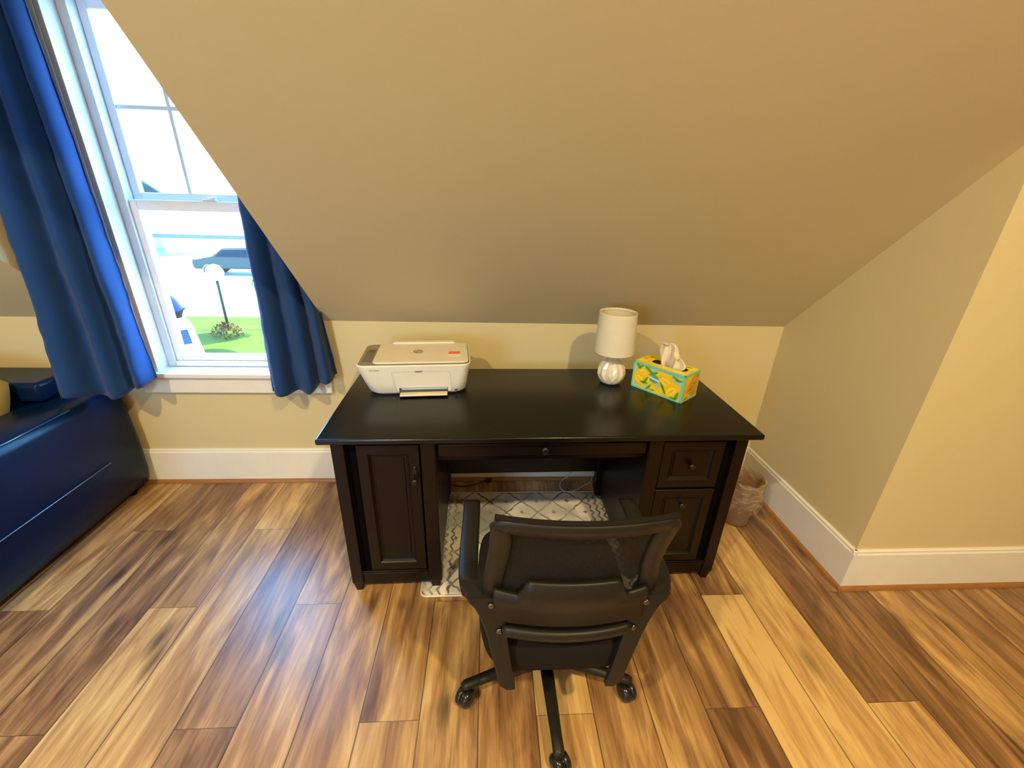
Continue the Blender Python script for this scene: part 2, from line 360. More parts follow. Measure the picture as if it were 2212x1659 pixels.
def sash(name, yf, yb, z0, z1, st, b0, b1):
    bm = B(); a0, a1 = WX0+fr+.001, WX1-fr-.001
    box(bm, a0, a0+st, yf, yb, z0, z1, .003); box(bm, a1-st, a1, yf, yb, z0, z1, .003)
    box(bm, a0+st, a1-st, yf+.001, yb, z0, z0+b0, .003); box(bm, a0+st, a1-st, yf+.001, yb, z1-b1, z1, .003)
    o = obj(name, bm, frame_m, win)
    bm = B(); box(bm, a0+st-.002, a1-st+.002, (yf+yb)/2, (yf+yb)/2+.004, z0+b0-.002, z1-b1+.002); obj('window_pane', bm, glass_m, o)
    return o, a0+st, a1-st
lo, _, _ = sash('lower_sash', .070, .100, WZ0+.036, 1.368, .028, .030, .042)
uo, gx0, gx1 = sash('upper_sash', .104, .132, 1.355, WZ1-.031, .032, .040, .030)
bm = B(); gw = (gx1-gx0)/3
for i in (1, 2): box(bm, gx0+gw*i-.008, gx0+gw*i+.008, .108, .128, 1.394, WZ1-.06, .003)
box(bm, gx0, gx1, .109, .127, 1.705-.008, 1.705+.008, .003)
obj('muntin_grid', bm, frame_m, uo)
bm = B(); lx = -1.345
loft(bm, [rrect(.062*k, .022*k, .009*k, z, (lx, .083)) for k, z in ((1, 1.368), (1, 1.374), (.8, 1.377))]); tube(bm, [(lx-.005, .083, 1.379), (lx+.02, .075, 1.381), (lx+.035, .068, 1.381)], .004)
obj('sash_lock', bm, frame_m, lo)

# ------------------------------------------------------------------ desk
D = thing('desk', 'long black-stained pedestal desk with panelled door and drawers against the wall', 'desk', (.0248, -.1236, 0), .0167)
H = .698; FY = -.5915
bm = B(); box(bm, -.75, .75, -.619, 0, H-.021, H, .006, seg=3); obj('desktop', bm, desktop_m, D)
def leg(x0, x1, y0, y1):
    bm = B(); xc, yc = (x0+x1)/2, (y0+y1)/2; w, d = x1-x0, y1-y0
    R = [rrect(w*k, d*k, .004, z, (xc, yc), 2) for k, z in ((.62, 0), (.66, .012), (.78, .028), (.80, .036), (.94, .040), (1, .048), (1, H-.021))]
    loft(bm, R, smooth=False); return obj('leg', bm, desk_m, D)
for x0, x1 in ((-.716, -.673), (-.425, -.374), (.360, .412), (.673, .716)):
    leg(x0, x1, FY, FY+.045); leg(x0, x1, -.06, -.015)
for xo, xi, sg in ((-.706, -.382, 1), (.706, .382, -1)):
    bm = B(); a, b_ = sorted((xo, xo+sg*.015)); box(bm, a, b_, FY+.045, -.06, .035, H-.021); a, b_ = sorted((xi, xi-sg*.015)); box(bm, a, b_, FY+.045, -.06, .035, H-.021)
    obj('side_panel', bm, desk_m, D)
for x0, x1 in ((-.673, -.425), (.412, .673)):
    bm = B()
    box(bm, x0, x1, FY+.008, FY+.030, .034, .085, .002)                 # plinth rail
    box(bm, x0, x1, FY+.001, FY+.034, .085, .092, .002); box(bm, x0, x1, FY+.004, FY+.034, .092, .099, .002)
    box(bm, x0, x1, FY+.034, -.03, .085, .098); box(bm, x0, x1, FY+.012, FY+.03, .66, H-.021)
    box(bm, x0, x0+.002, FY+.02, FY+.031, .09, .67)
    obj('pedestal_frame', bm, desk_m, D)
    bm = B(); box(bm, x0, x1, -.03, -.018, .04, H-.021); obj('back_panel', bm, desk_m, D)
for x0, x1 in ((-.672, -.640), (.640, .672)):
    bm = B(); box(bm, x0, x1, FY+.024, FY+.034, .099, .66); obj('gap_shade_strip', bm, void_m, D)  # near-black strips filling the gaps beside the legs, their shade painted in
def panel_front(name, x0, x1, z0, z1, st=.036, yf=FY+.004, yb=FY+.022, parent=None):
    bm = B()
    def rect(a, y): return [(x0+a, y, z0+a), (x1-a, y, z0+a), (x1-a, y, z1-a), (x0+a, y, z1-a)]
    loft(bm, [rect(0, yb), rect(0, yf+.002), rect(.002, yf), rect(st, yf), rect(st+.003, yf+.004), rect(st+.010, yf+.009), rect(st+.016, yf+.010), rect(st+.018, yf+.007)], smooth=False)
    return obj(name, bm, desk_m, parent or D)
def knob(par, x, z, y=FY+.004):
    bm = B(); R = []
    for r, d in ((.006, 0), (.005, .008), (.011, .012), (.0135, .018), (.012, .023), (.006, .026)):
        R.append([(x+r*math.cos(2*PI*i/20), y-d, z+r*math.sin(2*PI*i/20)) for i in range(20)])
    loft(bm, R); return obj('knob', bm, knob_m, par)
door = panel_front('door', -.637, -.430, .104, .657)
bm = B()
for zc, k in ((.508, 1),):
    R = []
    for r, d in ((.0125, 0), (.0125, .003), (.008, .005)):
        R.append([(-.448+r*.8*math.cos(2*PI*i/20), FY+.004-d, .538+r*2.9*math.sin(2*PI*i/20)) for i in range(20)])
    loft(bm, R)
obj('handle_plate', bm, knob_m, door); knob(door, -.448, .522, FY)
u = panel_front('drawer', .414, .638, .462, .657, .034); knob(u, .526, .560, FY+.010)
u = panel_front('drawer', .414, .638, .104, .452, .034); knob(u, .518, .392, FY+.004)
bm = B(); box(bm, -.366, .352, FY+.004, FY+.022, .610, .657, .003); u = obj('drawer', bm, desk_m, D); knob(u, -.006, .640)
bm = B(); box(bm, -.374, .360, FY+.05, FY+.065, .566, H-.021); obj('apron_rail', bm, desk_m, D)
bm = B(); box(bm, -.382, .382, -.045, -.033, .155, H-.021); obj('modesty_panel', bm, desk_m, D)

# ------------------------------------------------------------------ printer
P = thing('printer', 'white all-in-one printer with beige lid and grey control strip on the desk', 'printer', (-.458, -.285, H), .075)
bm = B()
rings = [rrect(.335, .215, .05, .0, (.012, 0)), rrect(.362, .238, .05, .003, (.010, 0)), rrect(.378, .250, .045, .012, (.009, 0)), rrect(.398, .256, .04, .05, (.004, 0)),
         rrect(.424, .262, .035, .10, (0, 0)), rrect(.433, .264, .032, .119, (0, 0)), rrect(.434, .264, .032, .124, (0, 0)), rrect(.428, .258, .029, .126, (0, 0)), rrect(.424, .254, .027, .1235, (0, 0))]
loft(bm, rings); obj('body', bm, pr_m, P)
bm = B(); loft(bm, [rrect(.4236, .2536, .0265, .121), rrect(.4236, .2536, .0265, .1243)]); deck = obj('control_strip', bm, prg_m, P, label='grey brown top deck with dark button strip')
bm = B(); loft(bm, [rrect(.036, .150, .006, .1243, (-.183, -.012)), rrect(.034, .148, .005, .1250, (-.183, -.012))]); obj('button_panel', bm, node_mat('button_grey', (.15, .125, .10), .35), deck)
bm = B(); loft(bm, [rrect(.022, .024, .003, .1250, (-.181, .038)), rrect(.021, .023, .003, .1256, (-.181, .038))]); obj('display', bm, node_mat('display_dark', (.08, .07, .05), .2), deck)
bm = B(); lc = (.026, -.002)
loft(bm, [rrect(.356, .226, .020, .1235, lc), rrect(.364, .234, .022, .1268, lc), rrect(.366, .236, .022, .1300, lc), rrect(.362, .232, .020, .1322, lc), rrect(.352, .222, .018, .1330, lc)])
lid = obj('lid', bm, prl_m, P, label='beige scanner lid')
bm = B(); LZ = .1332; ex, ey = .008, .004
# round emblem: disc with the two letters cut by paler strokes
loft(bm, [circ((ex, ey), .0205, 32, LZ-.0003), circ((ex, ey), .0205, 32, LZ+.0002)], mi=0, smooth=False)
text_into(bm, 'hp', .034, Matrix.Translation((ex, ey+.0012, LZ+.0003)), 1, .0001, shear=.35)
obj('emblem', bm, [logo_m, prl_m], lid, recalc=False)
bm = B(); box(bm, .132, .176, -.062, -.014, LZ-.0004, LZ+.0001, mi=0); box(bm, .131, .177, -.034, -.002, LZ, LZ+.0003, mi=1)
for i in range(5): box(bm, .138, .170-.003*(i % 2), -.041-.0035*i, -.0398-.0035*i, LZ, LZ+.0003, mi=2)
box(bm, .133, .141, -.060, -.058, LZ, LZ+.0003, mi=3)
obj('sticker', bm, [stk_m, oran_m, node_mat('sticker_print', (.55, .45, .32), .5), logo_m], lid)
# rear paper guard
bm = B(); prism(bm, [(-.130, .120), (-.098, .139), (.148, .139), (.180, .120)], .108, .128, 'y')
obj('paper_guard', bm, pr_m, P)
# front: access door outline, slot, tray, marks
fy = -.1318
bm = B()
def fp(x, z): # point on the sloped front surface
    k = min(max((z-.012)/.107, 0), 1); return (x, -(.125+.0068*k)-.0006, z)
pts = [fp(-.085, .094), fp(-.078, .098), fp(.127, .098), fp(.136, .090), fp(.141, .012), fp(-.070, .012)]
a = [bm.verts.new(p) for p in pts]; c_ = [bm.verts.new((p[0], p[1]+.004, p[2])) for p in pts]
bm.faces.new(a); bm.faces.new(c_[::-1])
for i in range(6): bm.faces.new((a[i], c_[i], c_[(i+1) % 6], a[(i+1) % 6]))
acc = obj('access_door', bm, pr_m, P)
bm = B()
for p, q in zip(pts, pts[1:5]+[pts[5]]): tube(bm, [Vector(p)+Vector((0, .0004, 0)), Vector(q)+Vector((0, .0004, 0))], .0007, 5)
tube(bm, [pts[5], pts[0]], .0007, 5)
obj('seam', bm, node_mat('seam_grey', (.35, .33, .30), .6), acc)
bm = B(); box(bm, .004, .030, -.1345, -.131, .0975, .1025, .001); obj('grip_slot', bm, prg_m, acc)
bm = B(); box(bm, -.062, .126, -.1285, -.10, .010, .030, .002); slot = obj('output_slot', bm, prd_m, P, label='dark paper output slot')
bm = B(); box(bm, -.052, .124, -.1292, -.126, .022, .029, .001); obj('slot_lip', bm, node_mat('pale_blue_lip', (.38, .50, .54), .3), slot)
bm = B(); box(bm, -.058, .124, -.158, -.118, .006, .012, .0025); box(bm, .012, .058, -.150, -.140, .011, .0135, .001); obj('output_tray', bm, prl_m, P, label='beige front paper tray')
bm = B(); box(bm, .152, .164, -.1285, -.126, .014, .021, .0005); obj('port_mark', bm, node_mat('mark_blue', (.06, .07, .10), .4), P)
bm = B(); text_into(bm, 'HP DeskJet', .0085, Matrix.Translation((-.148, -.1330, .1075)) @ Matrix.Rotation(PI/2, 4, 'X'), 0, .0004); obj('model_lettering', bm, node_mat('lettering_grey', (.45, .42, .38), .5), P, recalc=False)

# ------------------------------------------------------------------ table lamp
LM = thing('table_lamp', 'small table lamp with off-white drum shade and faceted white ceramic base', 'lamp', (.361, -.278, H))
bm = B(); n = 11
def off(r, z, h): return [(r*math.cos(2*PI*(i+h)/n), r*math.sin(2*PI*(i+h)/n), z) for i in range(n)]
def ringv(r, z, h): return [bm.verts.new(p) for p in off(r, z, h)]
low = [ringv(.030, 0, 0), ringv(.0445, .008, .5), ringv(.0540, .023, 0)]
for k, (A, Bv) in enumerate(zip(low, low[1:])):
    for i in range(n):
        if k == 0: bm.faces.new((A[i], A[(i+1) % n], Bv[i])); bm.faces.new((A[(i+1) % n], Bv[(i+1) % n], Bv[i]))
        else: bm.faces.new((A[i], Bv[(i+1) % n], Bv[i])); bm.faces.new((A[i], A[(i+1) % n], Bv[(i+1) % n]))
ups = [(ringv(r_, z_, .5), ringv(r_*q_, z_+.002, 0)) for r_, z_, q_ in ((.0605, .047, .90), (.0560, .073, .87), (.0400, .097, .87), (.0235, .110, .93))]   # ridges and valleys of the long petals
ri, va = ups[0]; A = low[-1]
for i in range(n):
    bm.faces.new((A[i], ri[i], va[i])); bm.faces.new((A[i], va[i], ri[i-1])); bm.faces.new((A[i], A[(i+1) % n], ri[i]))
for (r1, v1), (r2, v2) in zip(ups, ups[1:]):
    for i in range(n): bm.faces.new((v1[i], r1[i], r2[i], v2[i])); bm.faces.new((r1[i-1], v1[i], v2[i], r2[i-1]))
bm.faces.new(low[0]); bm.faces.new([v for i in range(n) for v in (ups[-1][1][i], ups[-1][0][i])])
bmesh.ops.bevel(bm, geom=[e for e in bm.edges], offset=.0009, segments=1, affect='EDGES')
lathe(bm, [(.0225, .106), (.0225, .112), (.024, .114), (.024, .119), (.021, .121)], 24)
obj('ceramic_base', bm, cer_m, LM)
bm = B(); lathe(bm, [(.012, .121), (.012, .135), (.009, .137), (.009, .165), (.014, .168), (.014, .19)], 20); obj('socket', bm, node_mat('brass_socket', (.5, .42, .3), .3, metal=1), LM)
bm = B()
lathe(bm, [(.0820, .140), (.0835, .139), (.0835, .142), (.0760, .306), (.0760, .309), (.0745, .309), (.0745, .304), (.0820, .143), (.0820, .140)], 56, cap=(False, False))
sh = obj('lamp_shade', bm, shade_m, LM, label='off-white drum lamp shade')
bm = B(); tube(bm, [(.0745*math.cos(i*PI/12), .0745*math.sin(i*PI/12), .300) for i in range(25)], .0012, 6)
for a_ in (0, 2*PI/3, 4*PI/3): tube(bm, [(.014*math.cos(a_), .014*math.sin(a_), .19), (.0745*math.cos(a_), .0745*math.sin(a_), .300)], .001, 6)
obj('shade_ring', bm, node_mat('shade_wire', (.6, .55, .45), .4), sh)

# ------------------------------------------------------------------ tissue box
ang = math.atan2(-.177, .142)
TB = thing('tissue_box', 'yellow and teal tissue box with lemon print, right of the lamp', 'tissue box', (.445, -.309, H), ang)
LB, WB, HBX = .227, .121, .114
mats = [aqua_m, teal_m, yel_m, yel2_m, org_m, grn_m, logo_teal, whi_m, node_mat('box_inside', (.09, .05, .02), .8)]
bm = B()
# walls and a top with a long oval opening
ow = [(x, y) for x, y, _ in rrect(.150, .046, .018, 0, (LB/2+.012, WB/2), 4)]
outer = [(LB, WB), (0, WB), (0, 0), (LB, 0)]
def ringpts(z, pts): return [bm.verts.new((x, y, z)) for x, y in pts]
op = ringpts(HBX, ow); oi = ringpts(HBX-.002, ow); oc = ringpts(HBX, outer)
nq = len(ow)//4
for q in range(4):
    seg_ = [op[(q*nq+i) % len(op)] for i in range(nq)]
    nxt = op[((q+1)*nq) % len(op)]
    f = bm.faces.new([oc[q]]+seg_[::-1]); f.material_index = 2
    f = bm.faces.new([oc[q], seg_[-1], nxt, oc[(q+1) % 4]]); f.material_index = 2
bot = ringpts(0, outer)
f = bm.faces.new(bot)
for i in range(4): f = bm.faces.new((bot[i], bot[(i+1) % 4], oc[(i+1) % 4], oc[i])); f.material_index = 0
for i in range(len(op)): f = bm.faces.new((op[i], op[(i+1) % len(op)], oi[(i+1) % len(op)], oi[i])); f.material_index = 8
ib = ringpts(.07, [(.006, .006), (LB-.006, .006), (LB-.006, WB-.006), (.006, WB-.006)]); f = bm.faces.new(ib); f.material_index = 8
def flat(fr, pts, mi, e):
    f = bm.faces.new([bm.verts.new(fr(x, y, e)) for x, y in pts]); f.material_index = mi
front = lambda x, y, e: (x, -e, y)
side = lambda x, y, e: (LB+e, x, y)
topf = lambda x, y, e: (x, y, HBX+e)
def ell(cx, cy, a, b, rot=0, n=22, tip=0):
    P_ = []
    for i in range(n):
        t_ = 2*PI*i/n; rx = a*math.cos(t_)*(1+tip*abs(math.cos(t_))**6); ry = b*math.sin(t_)
        P_.append((cx+rx*math.cos(rot)-ry*math.sin(rot), cy+rx*math.sin(rot)+ry*math.cos(rot)))
    return P_
def clip(P_, x0, x1, y0, y1): return [(min(max(x, x0), x1), min(max(y, y0), y1)) for x, y in P_]
def leaf(fr, cx, cy, a, rot, mi, e, lim): flat(fr, clip(ell(cx, cy, a, a*.36, rot, 12, .3), *lim), mi, e)
lim = (.004, LB-.004, .004, HBX-.004)
e = .0002
def lemon(fr, cx, cy, a, b, rot, lim, e0, hl=True):
    flat(fr, clip(ell(cx, cy, a, b, rot, 24, .15), *lim), 2, e0)
    flat(fr, clip(ell(cx-a*.12, cy-b*.12, a*.62, b*.50, rot, 20, .1), *lim), 3, e0+.00008)
    flat(fr, clip(ell(cx-a*.15, cy-b*.10, a*.50, b*.16, rot+.15, 14, .1), *lim), 4 if not hl else 2, e0+.00014)
F_ = front
for a_ in ((.048, .076, .030, .025, .4), (.038, .043, .033, .029, -.7), (.086, .054, .022, .027, 1.1), (.124, .084, .032, .019, .1), (.155, .068, .036, .030, -.4), (.184, .038, .034, .031, .7), (.106, .020, .024, .017, -.6), (.134, .022, .022, .017, .9)):
    lemon(F_, *a_, lim, e); e += .00015
for a_ in ((.022, .100, .016, -.9), (.034, .096, .013, .7), (.072, .094, .018, -.5), (.095, .084, .018, .5), (.064, .046, .015, 1.1), (.056, .034, .015, .1), (.080, .020, .014, .9), (.100, .014, .009, 0), (.140, .044, .015, -.9), (.148, .030, .014, -.9), (.190, .094, .014, -.4), (.206, .088, .012, .2), (.205, .024, .017, 1.3), (.192, .010, .014, .1)):
    leaf(F_, *a_, 5, e+.0002, lim)
e += .0004
flat(F_, ell(.100, .063, .023, .019, 0, 8), 6, e)
flat(F_, [(.076, .066), (.124, .060), (.124, .056), (.076, .062)], 7, e+.0001)
text_into(bm, 'Kleenex', .0125, Matrix.Translation((.100, -e-.0002, .0635)) @ Matrix.Rotation(PI/2, 4, 'X') @ Matrix.Rotation(-.12, 4, 'Z'), 7, .0001, shear=.2, bold=.0003)
lims = (.004, WB-.004, .004, HBX-.004); e = .0002
for a_ in ((.030, .080, .034, .026, .6), (.086, .080, .036, .030, .5), (.040, .030, .036, .026, .5), (.092, .036, .032, .026, .2), (.060, .058, .032, .022, .7)):
    flat(side, clip(ell(*a_, 22, .15), *lims), 2 if a_[0] < .05 else 4, e); e += .00015
for a_ in ((.055, .045, .010, .3), (.068, .052, .010, 1.2), (.085, .066, .010, .1), (.104, .092, .009, 0), (.030, .012, .012, .3)): leaf(side, *a_, 5, e, lims)
for a_ in ((.020, .03, .018, .014, .3), (.205, .095, .026, .016, .2), (.19, .02, .02, .012, .2)): flat(topf, clip(ell(*a_, 20), .004, LB-.004, .004, WB-.004), 3, .0002)
for a_ in ((.03, .09, .014, .4), (.185, .1, .014, .2), (.015, .06, .01, 1)): leaf(topf, *a_, 5, .0003, (.004, LB-.004, .004, WB-.004))
for (x0, x1, z0, z1) in ((0, LB, 0, .006), (0, LB, HBX-.007, HBX), (0, .005, 0, HBX), (LB-.006, LB, 0, HBX)): box(bm, x0, x1, -.0022, 0, z0, z1, mi=1)
for (x0, x1, z0, z1) in ((0, WB, HBX-.005, HBX), (0, .005, 0, HBX)): box(bm, LB, LB+.0015, x0, x1, z0, z1, mi=1)
box(bm, LB-.006, LB, 0, WB, HBX, HBX+.0008, mi=1); box(bm, 0, LB, 0, .004, HBX, HBX+.0008, mi=1)
obj('carton', bm, mats, TB, recalc=False)
# the tissue pulled up out of the slot
bm = B(); rings = []; nu, nv = 26, 16
ctrl = []
for j in range(nv+1):
    v = j/nv; row = []
    for i in range(nu+1):
        u = i/nu
        x0_ = lerp(.074, .064, min(1, v*1.5)); x1_ = lerp(.146, .166, min(1, v*1.4))
        x = x0_+(x1_-x0_)*u+.003*math.sin(9*v+3*u)
        z = HBX-.03+v*.135-.014*abs(u-.42)**2*4*v
        y = WB/2+.016*math.sin(u*11+1.0)*(1-.3*v)+.006*math.sin(u*27+v*6)+.016*v*v
        if u > .70: k = (u-.70)/.30; x += .036*k*math.sin(PI*min(1, v*1.05))**1.5; z -= .030*k*v; y -= .014*k*v
        if v > .85: k = (v-.85)/.15; y -= .028*k**1.4; z -= .016*k*k
        row.append((x, y, z))
    rings.append(row)
loft(bm, rings, closed=False)
o = obj('tissue', bm, tis_m, TB, label='white tissue sticking up from the slot')
md = o.modifiers.new('s', 'SUBSURF'); md.levels = 1; md.render_levels = 2

# ------------------------------------------------------------------ rug, bin, cables
def rug_mat():
    m = bpy.data.materials.new('rug_pile'); m.use_nodes = True; t = m.node_tree; b = t.nodes['Principled BSDF']; N = t.nodes.new; L = t.links.new
    def mt(op, a, b_=None):
        q = N('ShaderNodeMath'); q.operation = op
        for i, v in enumerate((a, b_)):
            if v is None: continue
            if isinstance(v, (int, float)): q.inputs[i].default_value = v
            else: L(v, q.inputs[i])
        return q.outputs[0]
    co = N('ShaderNodeTexCoord'); nz = N('ShaderNodeTexNoise'); nz.inputs['Scale'].default_value = 30; L(co.outputs['Object'], nz.inputs['Vector'])
    va = N('ShaderNodeVectorMath'); va.operation = 'MULTIPLY_ADD'; L(nz.outputs['Color'], va.inputs[0]); va.inputs[1].default_value = (.02, .02, 0); L(co.outputs['Object'], va.inputs[2])
    s = N('ShaderNodeSeparateXYZ'); L(va.outputs[0], s.inputs[0])
    px = mt('MULTIPLY', s.outputs[0], 1/.155); py = mt('MULTIPLY', s.outputs[1], 1/.165)
    a = mt('ABSOLUTE', mt('SUBTRACT', mt('FRACT', mt('ADD', px, py)), .5)); c = mt('ABSOLUTE', mt('SUBTRACT', mt('FRACT', mt('SUBTRACT', px, py)), .5))
    d = mt('MINIMUM', a, c)                 # diamond lattice lines
    line = N('ShaderNodeMapRange'); line.inputs[1].default_value = .022; line.inputs[2].default_value = .05; L(d, line.inputs[0])
    dot = N('ShaderNodeMapRange'); dot.inputs[1].default_value = .40; dot.inputs[2].default_value = .44; dot.inputs[3].default_value = 1; dot.inputs[4].default_value = 0; L(d, dot.inputs[0])
    pat = mt('MINIMUM', line.outputs[0], dot.outputs[0])
    w = N('ShaderNodeTexNoise'); w.inputs['Scale'].default_value = 12; w.inputs['Detail'].default_value = 5; L(co.outputs['Object'], w.inputs['Vector'])
    wr = N('ShaderNodeMapRange'); wr.inputs[1].default_value = .50; wr.inputs[2].default_value = .66; L(w.outputs['Fac'], wr.inputs[0])
    # border stripes close to the two short sides
    ax = mt('ABSOLUTE', co_x(N, L, co)); st = N('ShaderNodeMapRange'); st.inputs[1].default_value = .325; st.inputs[2].default_value = .33; L(ax, st.inputs[0])
    zig = mt('ABSOLUTE', mt('SUBTRACT', mt('FRACT', mt('ADD', mt('MULTIPLY', s.outputs[0], 30), mt('MULTIPLY', mt('ABSOLUTE', mt('SUBTRACT', mt('FRACT', mt('MULTIPLY', s.outputs[1], 22)), .5)), .9))), .5)); zz = N('ShaderNodeMapRange'); zz.inputs[1].default_value = .12; zz.inputs[2].default_value = .2; L(zig, zz.inputs[0])
    mix = N('ShaderNodeMix'); mix.data_type = 'FLOAT'; L(st.outputs[0], mix.inputs[0]); L(pat, mix.inputs[2]); L(zz.outputs[0], mix.inputs[3])
    fac = mt('MAXIMUM', mix.outputs[0], mt('MULTIPLY', wr.outputs[0], .55))
    mc = N('ShaderNodeMix'); mc.data_type = 'RGBA'; L(fac, mc.inputs[0]); mc.inputs[6].default_value = (.16, .13, .12, 1); mc.inputs[7].default_value = (.76, .70, .63, 1)
    mg = N('ShaderNodeMix'); mg.data_type = 'RGBA'; wr2 = N('ShaderNodeMapRange'); wr2.inputs[1].default_value = .42; wr2.inputs[2].default_value = .6; wr2.inputs[4].default_value = .8
    w2 = N('ShaderNodeTexNoise'); w2.inputs['Scale'].default_value = 5; w2.inputs['Detail'].default_value = 3; L(co.outputs['Object'], w2.inputs['Vector']); L(w2.outputs['Fac'], wr2.inputs[0])
    L(wr2.outputs[0], mg.inputs[0]); L(mc.outputs[2], mg.inputs[6]); mg.inputs[7].default_value = (.40, .39, .40, 1)
    L(mg.outputs[2], b.inputs['Base Color']); b.inputs['Roughness'].default_value = .95
    f = N('ShaderNodeTexNoise'); f.inputs['Scale'].default_value = 400; L(co.outputs['Object'], f.inputs['Vector']); bp = N('ShaderNodeBump'); bp.inputs['Strength'].default_value = .5; bp.inputs['Distance'].default_value = .003
    L(f.outputs['Fac'], bp.inputs['Height']); L(bp.outputs[0], b.inputs['Normal'])
    return m
def co_x(N, L, co):
    s = N('ShaderNodeSeparateXYZ'); L(co.outputs['Object'], s.inputs[0]); return s.outputs[0]
bm = B(); nx, ny = 60, 40; rx, ry = .434, .31
gr = []
for j in range(ny+1):
    row = []
    for i in range(nx+1):
        u, v = i/nx*2-1, j/ny*2-1
        # rounded corners, slightly wavy right side
        x = u*rx; y = v*ry
        if abs(u) > .93 and abs(v) > .92: x *= 1-.02*(abs(v)-.92)/.08; y *= 1-.03*(abs(u)-.93)/.07
        if u > .85: x += .012*math.sin(y*38)*(u-.85)/.15
        row.append((x, y, .0075+.0025*max(0, u-.8)*5*(1+math.sin(y*38))*.5))
    gr.append(row)
loft(bm, gr, closed=False)
bm.verts.ensure_lookup_table()
bd = [e for e in bm.edges if e.is_boundary]
r = bmesh.ops.extrude_edge_only(bm, edges=bd)
for v in r['geom']:
    if isinstance(v, bmesh.types.BMVert): v.co.z = .0005; v.co.x *= 1.006; v.co.y *= 1.006
RG = obj('area_rug', bm, rug_mat(), loc=(.016, -.447, 0)); tag(RG, 'cream and grey area rug with diamond lattice under the desk', 'rug')
RG_ = B(); tube(RG_, [(x, y, .005) for x, y, _ in rrect(rx*2+.004, ry*2+.004, .02, 0)]+[(rx+.002, ry-.02+.002, .005)], .004, 8); obj('binding', RG_, node_mat('cream_binding', (.72, .66, .55), .8), RG, label='cream bound edge')

WBK = thing('wastebasket', 'small round clear wastebasket between the desk and the right wall', 'wastebasket', (1.045, -.345, 0))
bm = B(); lathe(bm, [(.055, .002), (.066, .004), (.069, .02), (.082, .235), (.086, .245), (.084, .247), (.080, .235), (.066, .02), (.060, .008)], 40, cap=(True, False)); obj('basket', bm, binm, WBK)
bm = B(); rings = []
for k, (r_, z_) in enumerate(((.088, .110), (.094, .13), (.093, .16), (.092, .19), (.091, .225), (.090, .246), (.085, .252), (.080, .246), (.077, .20), (.074, .12), (.066, .03), (.02, .018))):
    rings.append([((r_+(.0045*math.sin(a*7+k)+.003*math.sin(a*17+k*2))*(1 if z_ > .1 else .5))*math.cos(a), (r_+(.0045*math.sin(a*7+k)+.003*math.sin(a*17+k*2)))*math.sin(a), z_+(.018*math.sin(a*3+1)+.01*math.sin(a*8) if k == 0 else .003*math.sin(a*9+k))) for a in [2*PI*i/72 for i in range(72)]])
loft(bm, rings, cap=(False, True)); obj('liner', bm, bag_m, WBK, label='clear plastic liner folded over the rim')

bm = B()
tube(bm, smooth_path([(-.52, -.09, .006), (-.42, -.066, .006), (-.375, -.060, .006), (-.295, -.080, .006), (-.21, -.055, .008), (-.172, -.040, .012)]), .003, 8)
PC = obj('power_cord', bm, cable_b); tag(PC, 'thin black power cord on the floor under the left of the desk', 'cord')
bm = B(); loft(bm, [[(x, y, z) for x, y, z in ((a, -.040+.3*(a+.172)-w, .012-w), (a, -.040+.3*(a+.172)+w, .012-w), (a, -.040+.3*(a+.172)+w, .012+w), (a, -.040+.3*(a+.172)-w, .012+w))] for a, w in ((-.178, .004), (-.170, .008), (-.150, .009), (-.146, .006))], smooth=False)
for s_ in (-.004, .004): tube(bm, [(-.147, -.033+s_, .012), (-.132, -.028+s_, .012)], .0012, 6)
obj('plug', bm, cable_b, PC)
bm = B()
tube(bm, smooth_path([(.30, -.030, .066), (.27, -.034, .030), (.236, -.050, .014), (.224, -.085, .006), (.233, -.120, .006), (.262, -.142, .013), (.31, -.115, .006), (.352, -.082, .006), (.392, -.060, .012), (.402, -.050, .05), (.394, -.045, .12), (.385, -.043, .20)]), .0022, 8)
tag(obj('white_cord', bm, cable_w), 'thin white cord looping on the floor behind the rug', 'cord')

# ------------------------------------------------------------------ office chair
CH = thing('office_chair', 'black mesh-back swivel office chair pulled up to the desk', 'chair', (.020, -1.05, 0), .0)
def prof_y(z):
    T_ = [(.30, -.222), (.40, -.222), (.50, -.212), (.60, -.203), (.70, -.216), (.80, -.250), (.85, -.270), (.89, -.286)]
    for (a, ya), (b2, yb) in zip(T_, T_[1:]):
        if z <= b2: return ya+(yb-ya)*(z-a)/(b2-a)
    return T_[-1][1]
def half_w(z):
    T_ = [(.40, .175), (.50, .185), (.58, .196), (.64, .197), (.70, .189), (.76, .183), (.82, .181), (.86, .184), (.89, .190)]
    if z < .4: return .175
    for (a, ya), (b2, yb) in zip(T_, T_[1:]):
        if z <= b2: return ya+(yb-ya)*(z-a)/(b2-a)
    return T_[-1][1]
def bk(x, z, o_=0, c=.030): return Vector((x, prof_y(z)-c*(1-min(1, abs(x)/.2)**2)+o_, z))
